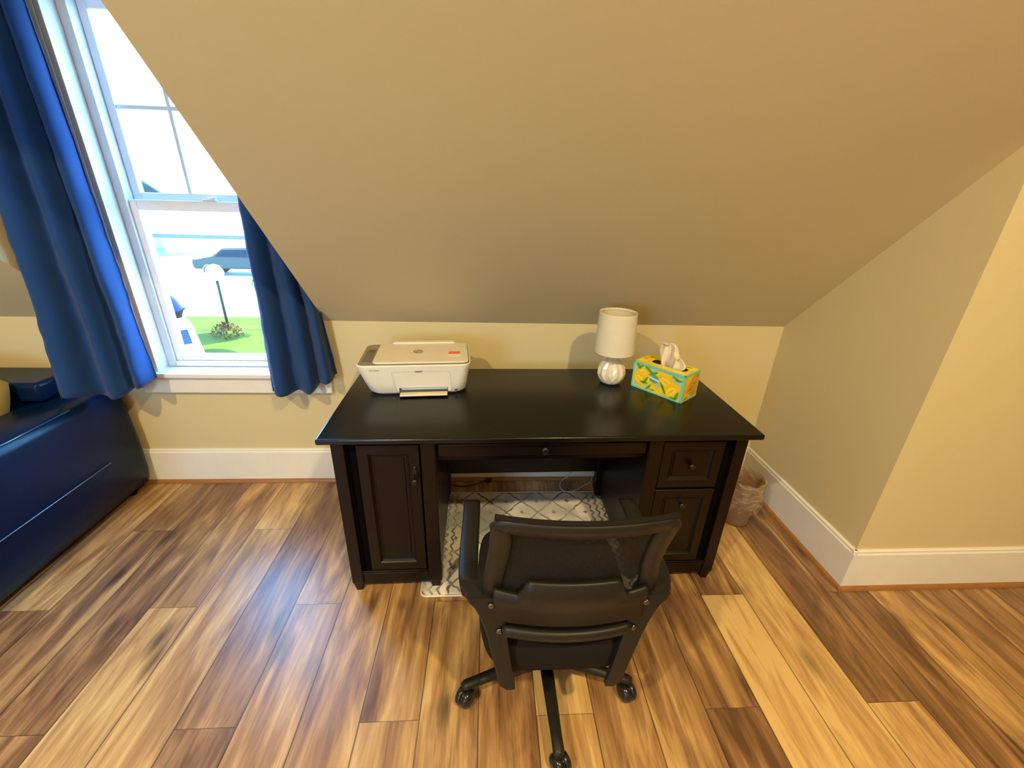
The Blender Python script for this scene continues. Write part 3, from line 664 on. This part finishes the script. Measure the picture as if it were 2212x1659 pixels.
# frame: rounded outline loop, sweeping a flat section
ZT, ZBt = .868, .475
def outline(t_): # 0..1 around, returns x,z
    pass
pts = []
def addp(x, z): pts.append((x, z))
zs = [.50+i*(.855-.50)/10 for i in range(11)]
for z in zs: addp(-half_w(z)+.022, z)
for a in (20, 45, 70): addp(-half_w(.87)+.022+.012*(1-math.cos(math.radians(a))), .856+.012*math.sin(math.radians(a)))
for i in range(11): addp(-.148+.296*i/10, .869)
for a in (70, 45, 20): addp(half_w(.87)-.022-.012*(1-math.cos(math.radians(a))), .856+.012*math.sin(math.radians(a)))
for z in zs[::-1]: addp(half_w(z)-.022, z)
bm = B(); secs = []
for i, (x, z) in enumerate(pts):
    xp, zp = pts[max(i-1, 0)]; xn, zn = pts[min(i+1, len(pts)-1)]
    p = bk(x, z); d = (bk(xn, zn)-bk(xp, zp)).normalized(); nrm = Vector((-.10*x/.2, 1, .3*(1 if z > .7 else 0))).normalized()
    side_ = d.cross(nrm).normalized(); wid = .0225 if z < .845 else .019
    secs.append((p, side_*wid, nrm*.008))
ribbon(bm, secs)
BF = obj('back_frame', bm, plast_m, CH)
bm = B(); grid = []
for j in range(17):
    z = .535+(.872-.535)*j/16; w = half_w(z)-.02; grid.append([tuple(bk(-w+2*w*i/20, z, .006, .036)) for i in range(21)])
loft(bm, grid, closed=False); obj('mesh_panel', bm, weave_m, CH)
# top seam roll of the mesh
bm = B(); tube(bm, [bk(-.172+.344*i/20, .887, .004) for i in range(21)], .006, 8); obj('top_welt', bm, seatf_m, CH)
# lumbar support: curved band with raised centre tab
bm = B(); rings = []
for i in range(41):
    x = -.172+.344*i/40; a = abs(x)
    top = .635+(.048 if a < .098 else .048*(.5+.5*math.cos(PI*min(1, (a-.098)/.024))) if a < .122 else 0)
    if a > .122: top = .635+.006*(a-.122)/.05
    botz = .545
    rings.append([tuple(bk(x, top, -.010)), tuple(bk(x, top-.006, -.020)), tuple(bk(x, .602, -.026)), tuple(bk(x, .592, -.020)), tuple(bk(x, botz, -.016)), tuple(bk(x, botz, -.006)), tuple(bk(x, .60, -.006))])
loft(bm, rings); obj('lumbar_support', bm, plast_m, CH)
bm = B(); secs = [(bk(-.150+.300*i/20, .508, -.004, .034), (0, 0, .014), (0, .009, 0)) for i in range(21)]; ribbon(bm, secs); obj('cross_bar', bm, plast_m, CH)
for s_ in (-1, 1):
    bm = B()
    P_ = smooth_path([(.230, .112, .598), (.230, .04, .600), (.231, -.06, .600), (.231, -.125, .600), (.228, -.165, .598), (.220, -.196, .592)], 5)
    secs = []
    for i, p in enumerate(P_):
        d = (P_[min(i+1, len(P_)-1)]-P_[max(i-1, 0)]).normalized(); wv = Vector((1, 0, 0)); wv = (wv-d*wv.dot(d)).normalized(); nv_ = wv.cross(d).normalized()
        secs.append((Vector((s_*p.x, p.y, p.z)), Vector((s_*wv.x, wv.y, wv.z))*.0235, Vector((s_*nv_.x, nv_.y, nv_.z))*(.011 if i > 1 else .008)))
    ribbon(bm, secs)
    # ledge linking the pad to the back frame, then the flat bracket plate running down to the seat
    loft(bm, [[(s_*x, y, z) for x, y in ((.252, -.120), (.208, -.125), (.198, -.160), (.152, -.196), (.150, -.222), (.222, -.226), (.246, -.190))] for z in (.588, .6075)], smooth=False)
    edge = [(.632, .150, .230), (.618, .148, .226), (.600, .146, .213), (.575, .143, .203), (.54, .141, .193), (.50, .138, .184), (.45, .132, .175), (.40, .125, .166), (.36, .119, .159), (.335, .115, .156), (.318, .114, .140)]
    R_ = []
    for z, xi, xo in [(z-.024, a_, b_) for z, a_, b_ in edge]:
        y0_ = -.229 if z > .5 else -.229-.004*(.5-z)/.18
        R_.append([(s_*xi, y0_+.002, z), (s_*(xi+.003), y0_, z), (s_*(xo-.004), y0_, z), (s_*xo, y0_+.003, z), (s_*xo, y0_+.014, z), (s_*xi, y0_+.014, z)])
    loft(bm, R_, smooth=False)
    arm = obj('armrest', bm, plast_m, CH)
    for zz_, xx in ((.588, .176), (.505, .157)):
        bm = B(); yy = -.2285
        R = [[(s_*xx+r_*math.cos(2*PI*i/16), yy-d_, zz_+r_*math.sin(2*PI*i/16)) for i in range(16)] for r_, d_ in ((.0085, 0), (.0085, .004), (.005, .006), (.002, .0065))]
        loft(bm, R); obj('bolt', bm, chrome_m, arm)
# seat
bm = B(); rings = []
for k, z in ((.93, .322), (.98, .328), (1.0, .352), (1.0, .392), (.985, .412), (.94, .424), (.80, .430), (.4, .432)):
    rr_ = []
    for i in range(64):
        a = 2*PI*i/64; e_ = 2/5.0
        x = .212*k*math.copysign(abs(math.cos(a))**e_, math.cos(a)); y = .012+.226*k*math.copysign(abs(math.sin(a))**e_, math.sin(a))
        x *= 1-.07*(-y/.22 if y < 0 else 0)
        rr_.append((x, y, z-(.02*(y/.23)**2 if y > 0 and z > .35 else 0)))
    rings.append(rr_)
loft(bm, rings); obj('seat', bm, seatf_m, CH)
bm = B(); box(bm, -.10, .10, -.12, .12, .285, .322, .01); box(bm, -.13, .13, -.19, -.13, .312, .324, .004); obj('tilt_mechanism', bm, plast_m, CH)
bm = B(); lathe(bm, [(.027, .085), (.027, .19), (.018, .195), (.018, .285)], 24); obj('gas_cylinder', bm, plast_m, CH)
bm = B(); lathe(bm, [(.036, .052), (.042, .060), (.042, .092), (.032, .100)], 30); hub = obj('base_hub', bm, plast_m, CH)
for k in range(5):
    a = -PI/2+2*PI*k/5+(.03 if k == 0 else 0); d = Vector((math.cos(a), math.sin(a), 0)); s__ = Vector((-d.y, d.x, 0)); up_ = Vector((0, 0, 1))
    bm = B(); ribbon(bm, [(d*.030+up_*.077, s__*.020, up_*.018), (d*.12+up_*.075, s__*.018, up_*.015), (d*.22+up_*.070, s__*.0155, up_*.012), (d*.262+up_*.068, s__*.0155, up_*.011), (d*.274+up_*.066, s__*.010, up_*.007)])
    obj('base_leg', bm, plast_m, CH)
    c = d*.256; rot = {0: .5, 1: -.9, 2: 1.2, 3: .3, 4: .7}[k]
    wd = Vector((math.cos(a+rot), math.sin(a+rot), 0)); wn = Vector((-wd.y, wd.x, 0)); c2 = c+wd*.012
    bm = B(); tube(bm, [c+up_*.058, c+up_*.034], .006, 10)
    ribbon(bm, [(c2+wd*(-.022)+up_*.036, wn*.008, up_*.003), (c2+wd*(-.008)+up_*.048, wn*.012, up_*.004), (c2+wd*.010+up_*.046, wn*.012, up_*.004), (c2+wd*.024+up_*.034, wn*.008, up_*.003)])
    CS = obj('caster', bm, caster_m, CH)
    for sd_ in (-1, 1):
        bm = B(); R = []
        for r_, t_ in ((.010, .003), (.0265, .003), (.0288, .006), (.0288, .013), (.026, .019), (.020, .023), (.010, .025)):
            R.append([tuple(c2+wn*sd_*t_+wd*r_*math.cos(2*PI*i/28)+up_*(.0290+r_*math.sin(2*PI*i/28))) for i in range(28)])
        loft(bm, R); obj('wheel', bm, caster_m, CS)

# ------------------------------------------------------------------ sofa with cushion
S = thing('sofa', 'dark navy-black leather sofa with rounded arm below the window', 'sofa', (-1.885, -.03, 0))
def cushion(bm, x0, x1, y0, y1, z0, z1, bev, mi=0): box(bm, x0, x1, y0, y1, z0, z1, bev, mi, 5)
SL = -1.95
bm = B(); rings = []
for y, k in ((-.004, .90), (-.014, .97), (-.035, 1), (-.90, 1), (-.935, .98), (-.95, .92)):
    # arm section: upright outer face bulging at low middle, rounded top
    pr = [(-.030, .03), (-.010, .05), (.004, .10), (.010, .20), (.010, .34), (.006, .46), (0, .522), (-.010, .549), (-.030, .563), (-.13, .568), (-.22, .564), (-.25, .548), (-.262, .50), (-.262, .03)]
    xc, zc = -.124, .30
    rings.append([(xc+(x-xc)*k, y, .02+(zc+(z-zc)*k-.02) if z > .05 else z) for x, z in pr])
loft(bm, rings); obj('armrest', bm, leather_m, S)
bm = B(); tube(bm, smooth_path([(.0165, -.20, .268), (.0165, -.4, .266), (.0165, -.9, .266)]), .0025, 6); tube(bm, [(-.0155, -.25, .557), (-.0155, -.5, .557), (-.0155, -.9, .557)], .003, 6); obj('seam_and_highlight', bm, node_mat('seam_highlight_gloss', (.01, .05, .12), .2, spec=1, coat=1), S)  # side seam, plus an added bead painting the arm's bright edge highlight
bm = B(); cushion(bm, SL+.26, -.262, -.20, -.005, .04, .64, .02); cushion(bm, SL+.03, -.15, -.205, -.003, .57, .655, .018); cushion(bm, SL+.27, -1.095, -.235, -.16, .36, .59, .03); cushion(bm, -1.09, -.266, -.235, -.16, .36, .59, .03); obj('backrest', bm, leather_m, S)
bm = B(); cushion(bm, SL+.262, -.264, -.90, -.26, .06, .30, .02); obj('seat_base', bm, leather_m, S)
for x0, x1 in ((SL+.264, -1.10), (-1.095, -.266)):
    bm = B(); cushion(bm, x0, x1, -.92, -.255, .30, .43, .04); obj('seat_cushion', bm, leather_m, S)
bm = B(); cushion(bm, SL, SL+.26, -.95, -.005, .03, .572, .05); obj('armrest', bm, leather_m, S)
for x in (-.06, -.20, SL+.06, SL+.2):
    for y in (-.08, -.88):
        bm = B(); lathe(bm, [(.018, 0), (.022, .035)], 16, (x, y)); obj('leg', bm, void_m, S)
bm = B(); rings = []
for j in range(13):
    v = j/12*2-1; rings.append([(u_ * .19*(1-.10*abs(v)**3), v*.19*(1-.10*abs(u_)**3), .055*((1-u_**4)*(1-v**4))**.6*sg_) for sg_ in (1,) for u_ in [i/12*2-1 for i in range(13)]])
loft(bm, rings, closed=False); r2 = [[(x, y, -z) for x, y, z in r] for r in rings]; loft(bm, r2, closed=False)
bmesh.ops.remove_doubles(bm, verts=bm.verts, dist=.0005)
o = obj('throw_pillow', bm, pil_m, loc=(-2.318, -.325, .555), rot=(math.radians(72), .25, .10)); tag(o, 'mustard yellow throw pillow leaning in the dark sofa', 'pillow')

# ------------------------------------------------------------------ curtains on a rod
def curtain(name, top, botp, zt, zb, label, folds, amp, hem=.004, warp=None):
    """top/botp: functions u -> (x, y) of the hanging line at the heading and the hem"""
    bm = B(); rows = []; nu, nv = 150, 60
    for j in range(nv+1):
        v = j/nv; row = []
        for i in range(nu+1):
            u = i/nu; xt, yt_ = top(u); xb, yb_ = botp(u); k = v**1.3
            x = xt+(xb-xt)*k; y = yt_+(yb_-yt_)*k; ztt = zt; zbb = zb(u)
            ph = folds*2*PI*(u+.05*math.sin(5.5*u+1.2))
            if name == 'curtain' and folds < 3.35: y += .030*math.exp(-((u-.60-.03*math.sin(2*v))/.045)**2)*(.4+.6*v)
            a = amp(u, v)
            y += a*math.sin(ph+.5*math.sin(3*v+2*u)); x += a*.35*math.cos(ph+.8)
            w = noise.noise(Vector((u*4, v*5, 3.1*folds)))*.010*v+noise.noise(Vector((u*13, v*14, 1.3)))*.003*v+noise.noise(Vector((u*9, v*28, 5.3)))*.0035*min(1, v*2)
            row.append((x+w*.5, y+w, ztt+(zbb-ztt)*v))
        rows.append(row)
    loft(bm, rows, closed=False)
    o = obj(name, bm, curt_m); tag(o, label, 'curtain', None)
    md = o.modifiers.new('t', 'SOLIDIFY'); md.thickness = .0025; md.offset = 0
    return o
def lerp(a, b_, t_): return a+(b_-a)*t_
def zl(u): return .585+.02*math.sin(u*9) if u < .62 else .575+.05*(u-.62)/.38
curtain('curtain', lambda u: (lerp(-1.86, -1.675, u), lerp(-.22, -.105, u)), lambda u: (lerp(-1.965, -1.655, u), lerp(-.255, -.115, u)), 2.16, zl,
        'long navy curtain left of the window, its hem resting on the sofa arm', 3.3, lambda u, v: .020+.012*v)
def zr(u): return .558+.075*max(0, u-.55)/.45
curtain('curtain', lambda u: (lerp(-1.13, -.955, u), lerp(-.085, -.075, u)), lambda u: (lerp(-1.165, -.868, u), lerp(-.115, -.070, u)), 2.16, zr,
        'navy curtain right of the window, half hidden by the sloped ceiling', 3.4, lambda u, v: .012+.022*v)
bm = B(); tube(bm, [(-1.88, -.12, 2.17), (-.935, -.12, 2.17)], .009, 14)
for x in (-1.84, -.97): tube(bm, [(x, -.12, 2.17), (x, -.002, 2.17)], .005, 8)
CR = obj('curtain_rod', bm, knob_m); tag(CR, 'dark metal rod the navy curtains hang from', 'curtain rod')

# ------------------------------------------------------------------ ceiling lights (behind the viewer)
em = bpy.data.materials.new('lamp_glow'); em.use_nodes = True; em.node_tree.nodes['Principled BSDF'].inputs['Emission Color'].default_value = (*WARM, 1); em.node_tree.nodes['Principled BSDF'].inputs['Emission Strength'].default_value = 8
for i, (p, w) in enumerate(LIGHTS):
    CL = thing('ceiling_light', ['round recessed ceiling light on the desk side of the room', 'round recessed ceiling light on the sofa side of the room'][i], 'ceiling light', p, 0, 'recessed ceiling lights')
    bm = B(); lathe(bm, [(.062, -.001), (.080, -.001), (.080, -.006), (.062, -.010)], 32, cap=(False, False)); obj('ring', bm, trim_m, CL)
    bm = B(); lathe(bm, [(.061, -.003), (.061, -.001)], 32); obj('diffuser', bm, em, CL)
    area('ceiling_lamp', (p[0], p[1], p[2]-.014), (0, 0, 0), .11, w, WARM)

# ------------------------------------------------------------------ outdoors, seen through the window
GZ = -3.9
grass_m = node_mat('lawn', (.042, .052, .003), .9, spec=.05, var=(.9, .6)); drive_m = node_mat('concrete_drive', (.22, .21, .19), .9); house_m = node_mat('pale_siding', (.7, .7, .68), .8); roof_m = node_mat('grey_shingle', (.07, .08, .08), .9, spec=.1, var=(3, .3))
bm = B(); box(bm, -80, 60, .3, 120, GZ-.2, GZ); o = struct('ground', bm, drive_m)
bm = B(); box(bm, -40, 20, 8, 17.5, GZ, GZ+.03); o = obj('lawn', bm, grass_m); o['kind'] = 'structure'
car_m = node_mat('dark_blue_car_paint', (.022, .034, .032), .4, spec=.12); car_w = node_mat('white_car_paint', (.75, .78, .82), .25, coat=1); wind_m = node_mat('tinted_car_glass', (.006, .014, .025), .3, spec=.06); tyre_m = node_mat('tyre_rubber', (.02, .02, .02), .8)
def vehicle(name, label, loc, rz, paint, truck):
    V = thing(name, label, 'car', loc, rz)
    if truck: pr = [(-2.7, .45), (-2.75, .95), (-2.6, 1.08), (-1.35, 1.18), (-.65, 1.78), (.95, 1.82), (1.15, 1.22), (2.75, 1.22), (2.78, .5)]
    else: pr = [(-2.1, .35), (-2.15, .75), (-1.9, .85), (-1.0, 1.0), (-.3, 1.42), (.9, 1.45), (1.6, 1.05), (2.1, .95), (2.15, .4)]
    bm = B(); fs = prism(bm, pr, -.9, .9, 'y'); bmesh.ops.bevel(bm, geom=list({e for f in fs for e in f.edges}), offset=.07, segments=3, affect='EDGES'); obj('body', bm, paint, V)
    bm = B(); a, b_, c__, d_ = pr[3], pr[4], pr[5], pr[6]
    for s2 in (-1, 1):
        q = [(lerp(a[0], b_[0], .25), 1.24 if truck else 1.04), (b_[0]+.02, b_[1]-.12), (c__[0]-.1, c__[1]-.12), (c__[0]+.02, 1.24 if truck else 1.04)]
        prism(bm, q, s2*.885, s2*.912, 'y')
    prism(bm, [(lerp(a[0], b_[0], .15)-.02, lerp(a[1], b_[1], .15)), (lerp(a[0], b_[0], .88)-.02, lerp(a[1], b_[1], .88)), (lerp(a[0], b_[0], .88), lerp(a[1], b_[1], .88)-.02), (lerp(a[0], b_[0], .15), lerp(a[1], b_[1], .15)-.02)], -.72, .72, 'y')
    obj('window_glass', bm, wind_m, V)
    for x in (-1.75 if truck else -1.35, 1.75 if truck else 1.35):
        for s2 in (-1, 1):
            bm = B(); R = [[(x+r_*math.cos(2*PI*i/28), s2*t_, .38+r_*math.sin(2*PI*i/28)) for i in range(28)] for r_, t_ in ((.2, .93), (.24, .94), (.37, .94), (.38, .90), (.38, .72))]
            loft(bm, R); wh = obj('wheel', bm, tyre_m, V)
            bm = B(); R = [[(x+r_*math.cos(2*PI*i/24), s2*t_, .38+r_*math.sin(2*PI*i/24)) for i in range(24)] for r_, t_ in ((.22, .93), (.21, .955), (.05, .96))]; loft(bm, R); obj('rim', bm, car_w, wh)
    return V
vehicle('pickup_truck', 'dark blue pickup truck parked across the street, seen through the window', (-16.6, 28.5, GZ), 0, car_m, True)
vehicle('parked_car', 'white parked car below the window, lower left of the pane', (-10.0, 10.85, GZ+.03), math.radians(128.5), car_w, False)
def house(name, label, x0, x1, y0, y1, h, rh, low=False):
    V = thing(name, label, 'house', ((x0+x1)/2, y0, GZ)); w = (x1-x0)/2; d = y1-y0
    bm = B(); box(bm, -w, w, 0, d, 0, h); obj('wall', bm, house_m, V)
    bm = B(); prism(bm, [(-.6, h-.15), (d/2, h+rh), (d+.6, h-.15), (d+.6, h), (d/2, h+rh+.2), (-.6, h)], -w-.5, w+.5, 'x'); obj('roof', bm, house_m if low else roof_m, V)
    if low: bm = B(); box(bm, -w-.5, w+.5, -.75, -.62, h-.2, h+.12); obj('eave_shade_band', bm, roof_m, V); return V  # dark band added to stand for the shadow under the low eaves
    for x in (-w*.6, w*.5):
        bm = B(); box(bm, x-.6, x+.6, -.04, .02, 1.0, 2.3); obj('window', bm, wind_m, V)
    return V
house('house', 'long low pale garage behind the pickup truck', -28, -17.0, 38, 46, 1.55, 2.0, True)
house('house', 'tall pale house across the street left of the low garage', -44, -31, 36, 46, 3.2, 2.5)
bm = B(); tube(bm, [(0, 0, 0), (0, 0, 2.0)], .05, 10)
LP = obj('lamp_post', bm, node_mat('post_grey', (.012, .018, .010), .8, spec=.1), loc=(-10.65, 15.4, GZ+.03)); tag(LP, 'thin garden post carrying a round white globe, outside on the lawn', 'lamp post')
bm = B(); lathe(bm, [(.02, 1.98), (.2, 2.05), (.30, 2.25), (.30, 2.35), (.2, 2.55), (.02, 2.62)], 24); obj('globe', bm, whi_m, LP, label='round white globe')
def shrub(label, loc, r, col, seed_):
    bm = B(); rnd = random.Random(seed_)
    for i in range(420):
        a, b_, rr_ = rnd.random()*2*PI, rnd.random()*PI*.5, r*(.55+.45*rnd.random()); p = Vector((rr_*math.cos(a)*math.cos(b_), rr_*math.sin(a)*math.cos(b_), rr_*math.sin(b_)*.9+.05))
        t1 = Vector((rnd.uniform(-1, 1), rnd.uniform(-1, 1), rnd.uniform(-1, 1))).normalized()*.09*r; t2 = t1.cross(Vector((rnd.uniform(-1, 1), rnd.uniform(-1, 1), 1))).normalized()*.05*r
        bm.faces.new([bm.verts.new(p+q) for q in (t1, t2, -t1, -t2)])
    o = obj('shrub', bm, node_mat('leaves', col, .8, spec=.1), loc=loc); tag(o, label, 'shrub'); return o
shrub('brown dry shrub on the lawn at the foot of the globe post', (-10.3, 14.6, GZ), .6, (.06, .022, .004), 1)
shrub('green shrub in front of the pickup truck', (-13.0, 24.5, GZ), 1.1, (.03, .07, .03), 2)
# kettle grill on the left
KG = thing('kettle_grill', 'dark blue lidded kettle grill outside at the left edge of the lower pane', 'grill', (-12.25, 14.12, GZ+.03), 0)
KG.scale = (1.12, 1.12, 1.08)
gb = node_mat('grill_enamel', (.002, .012, .036), .45, spec=.05)
bm = B(); lathe(bm, [(.05, .45), (.35, .52), (.60, .75), (.70, 1.0), (.76, 1.02)], 32); obj('bowl', bm, gb, KG)
bm = B(); lathe(bm, [(.74, 1.03), (.68, 1.06), (.56, 1.35), (.40, 1.62), (.05, 1.74)], 32); tube(bm, [(-.06, 0, 1.72), (-.06, 0, 1.80), (.06, 0, 1.80), (.06, 0, 1.72)], .015); obj('lid', bm, gb, KG)
for a in (0, 2.1, 4.2):
    bm = B(); tube(bm, [(.25*math.cos(a), .25*math.sin(a), .55), (.5*math.cos(a), .5*math.sin(a), 0)], .02); obj('leg', bm, knob_m, KG)
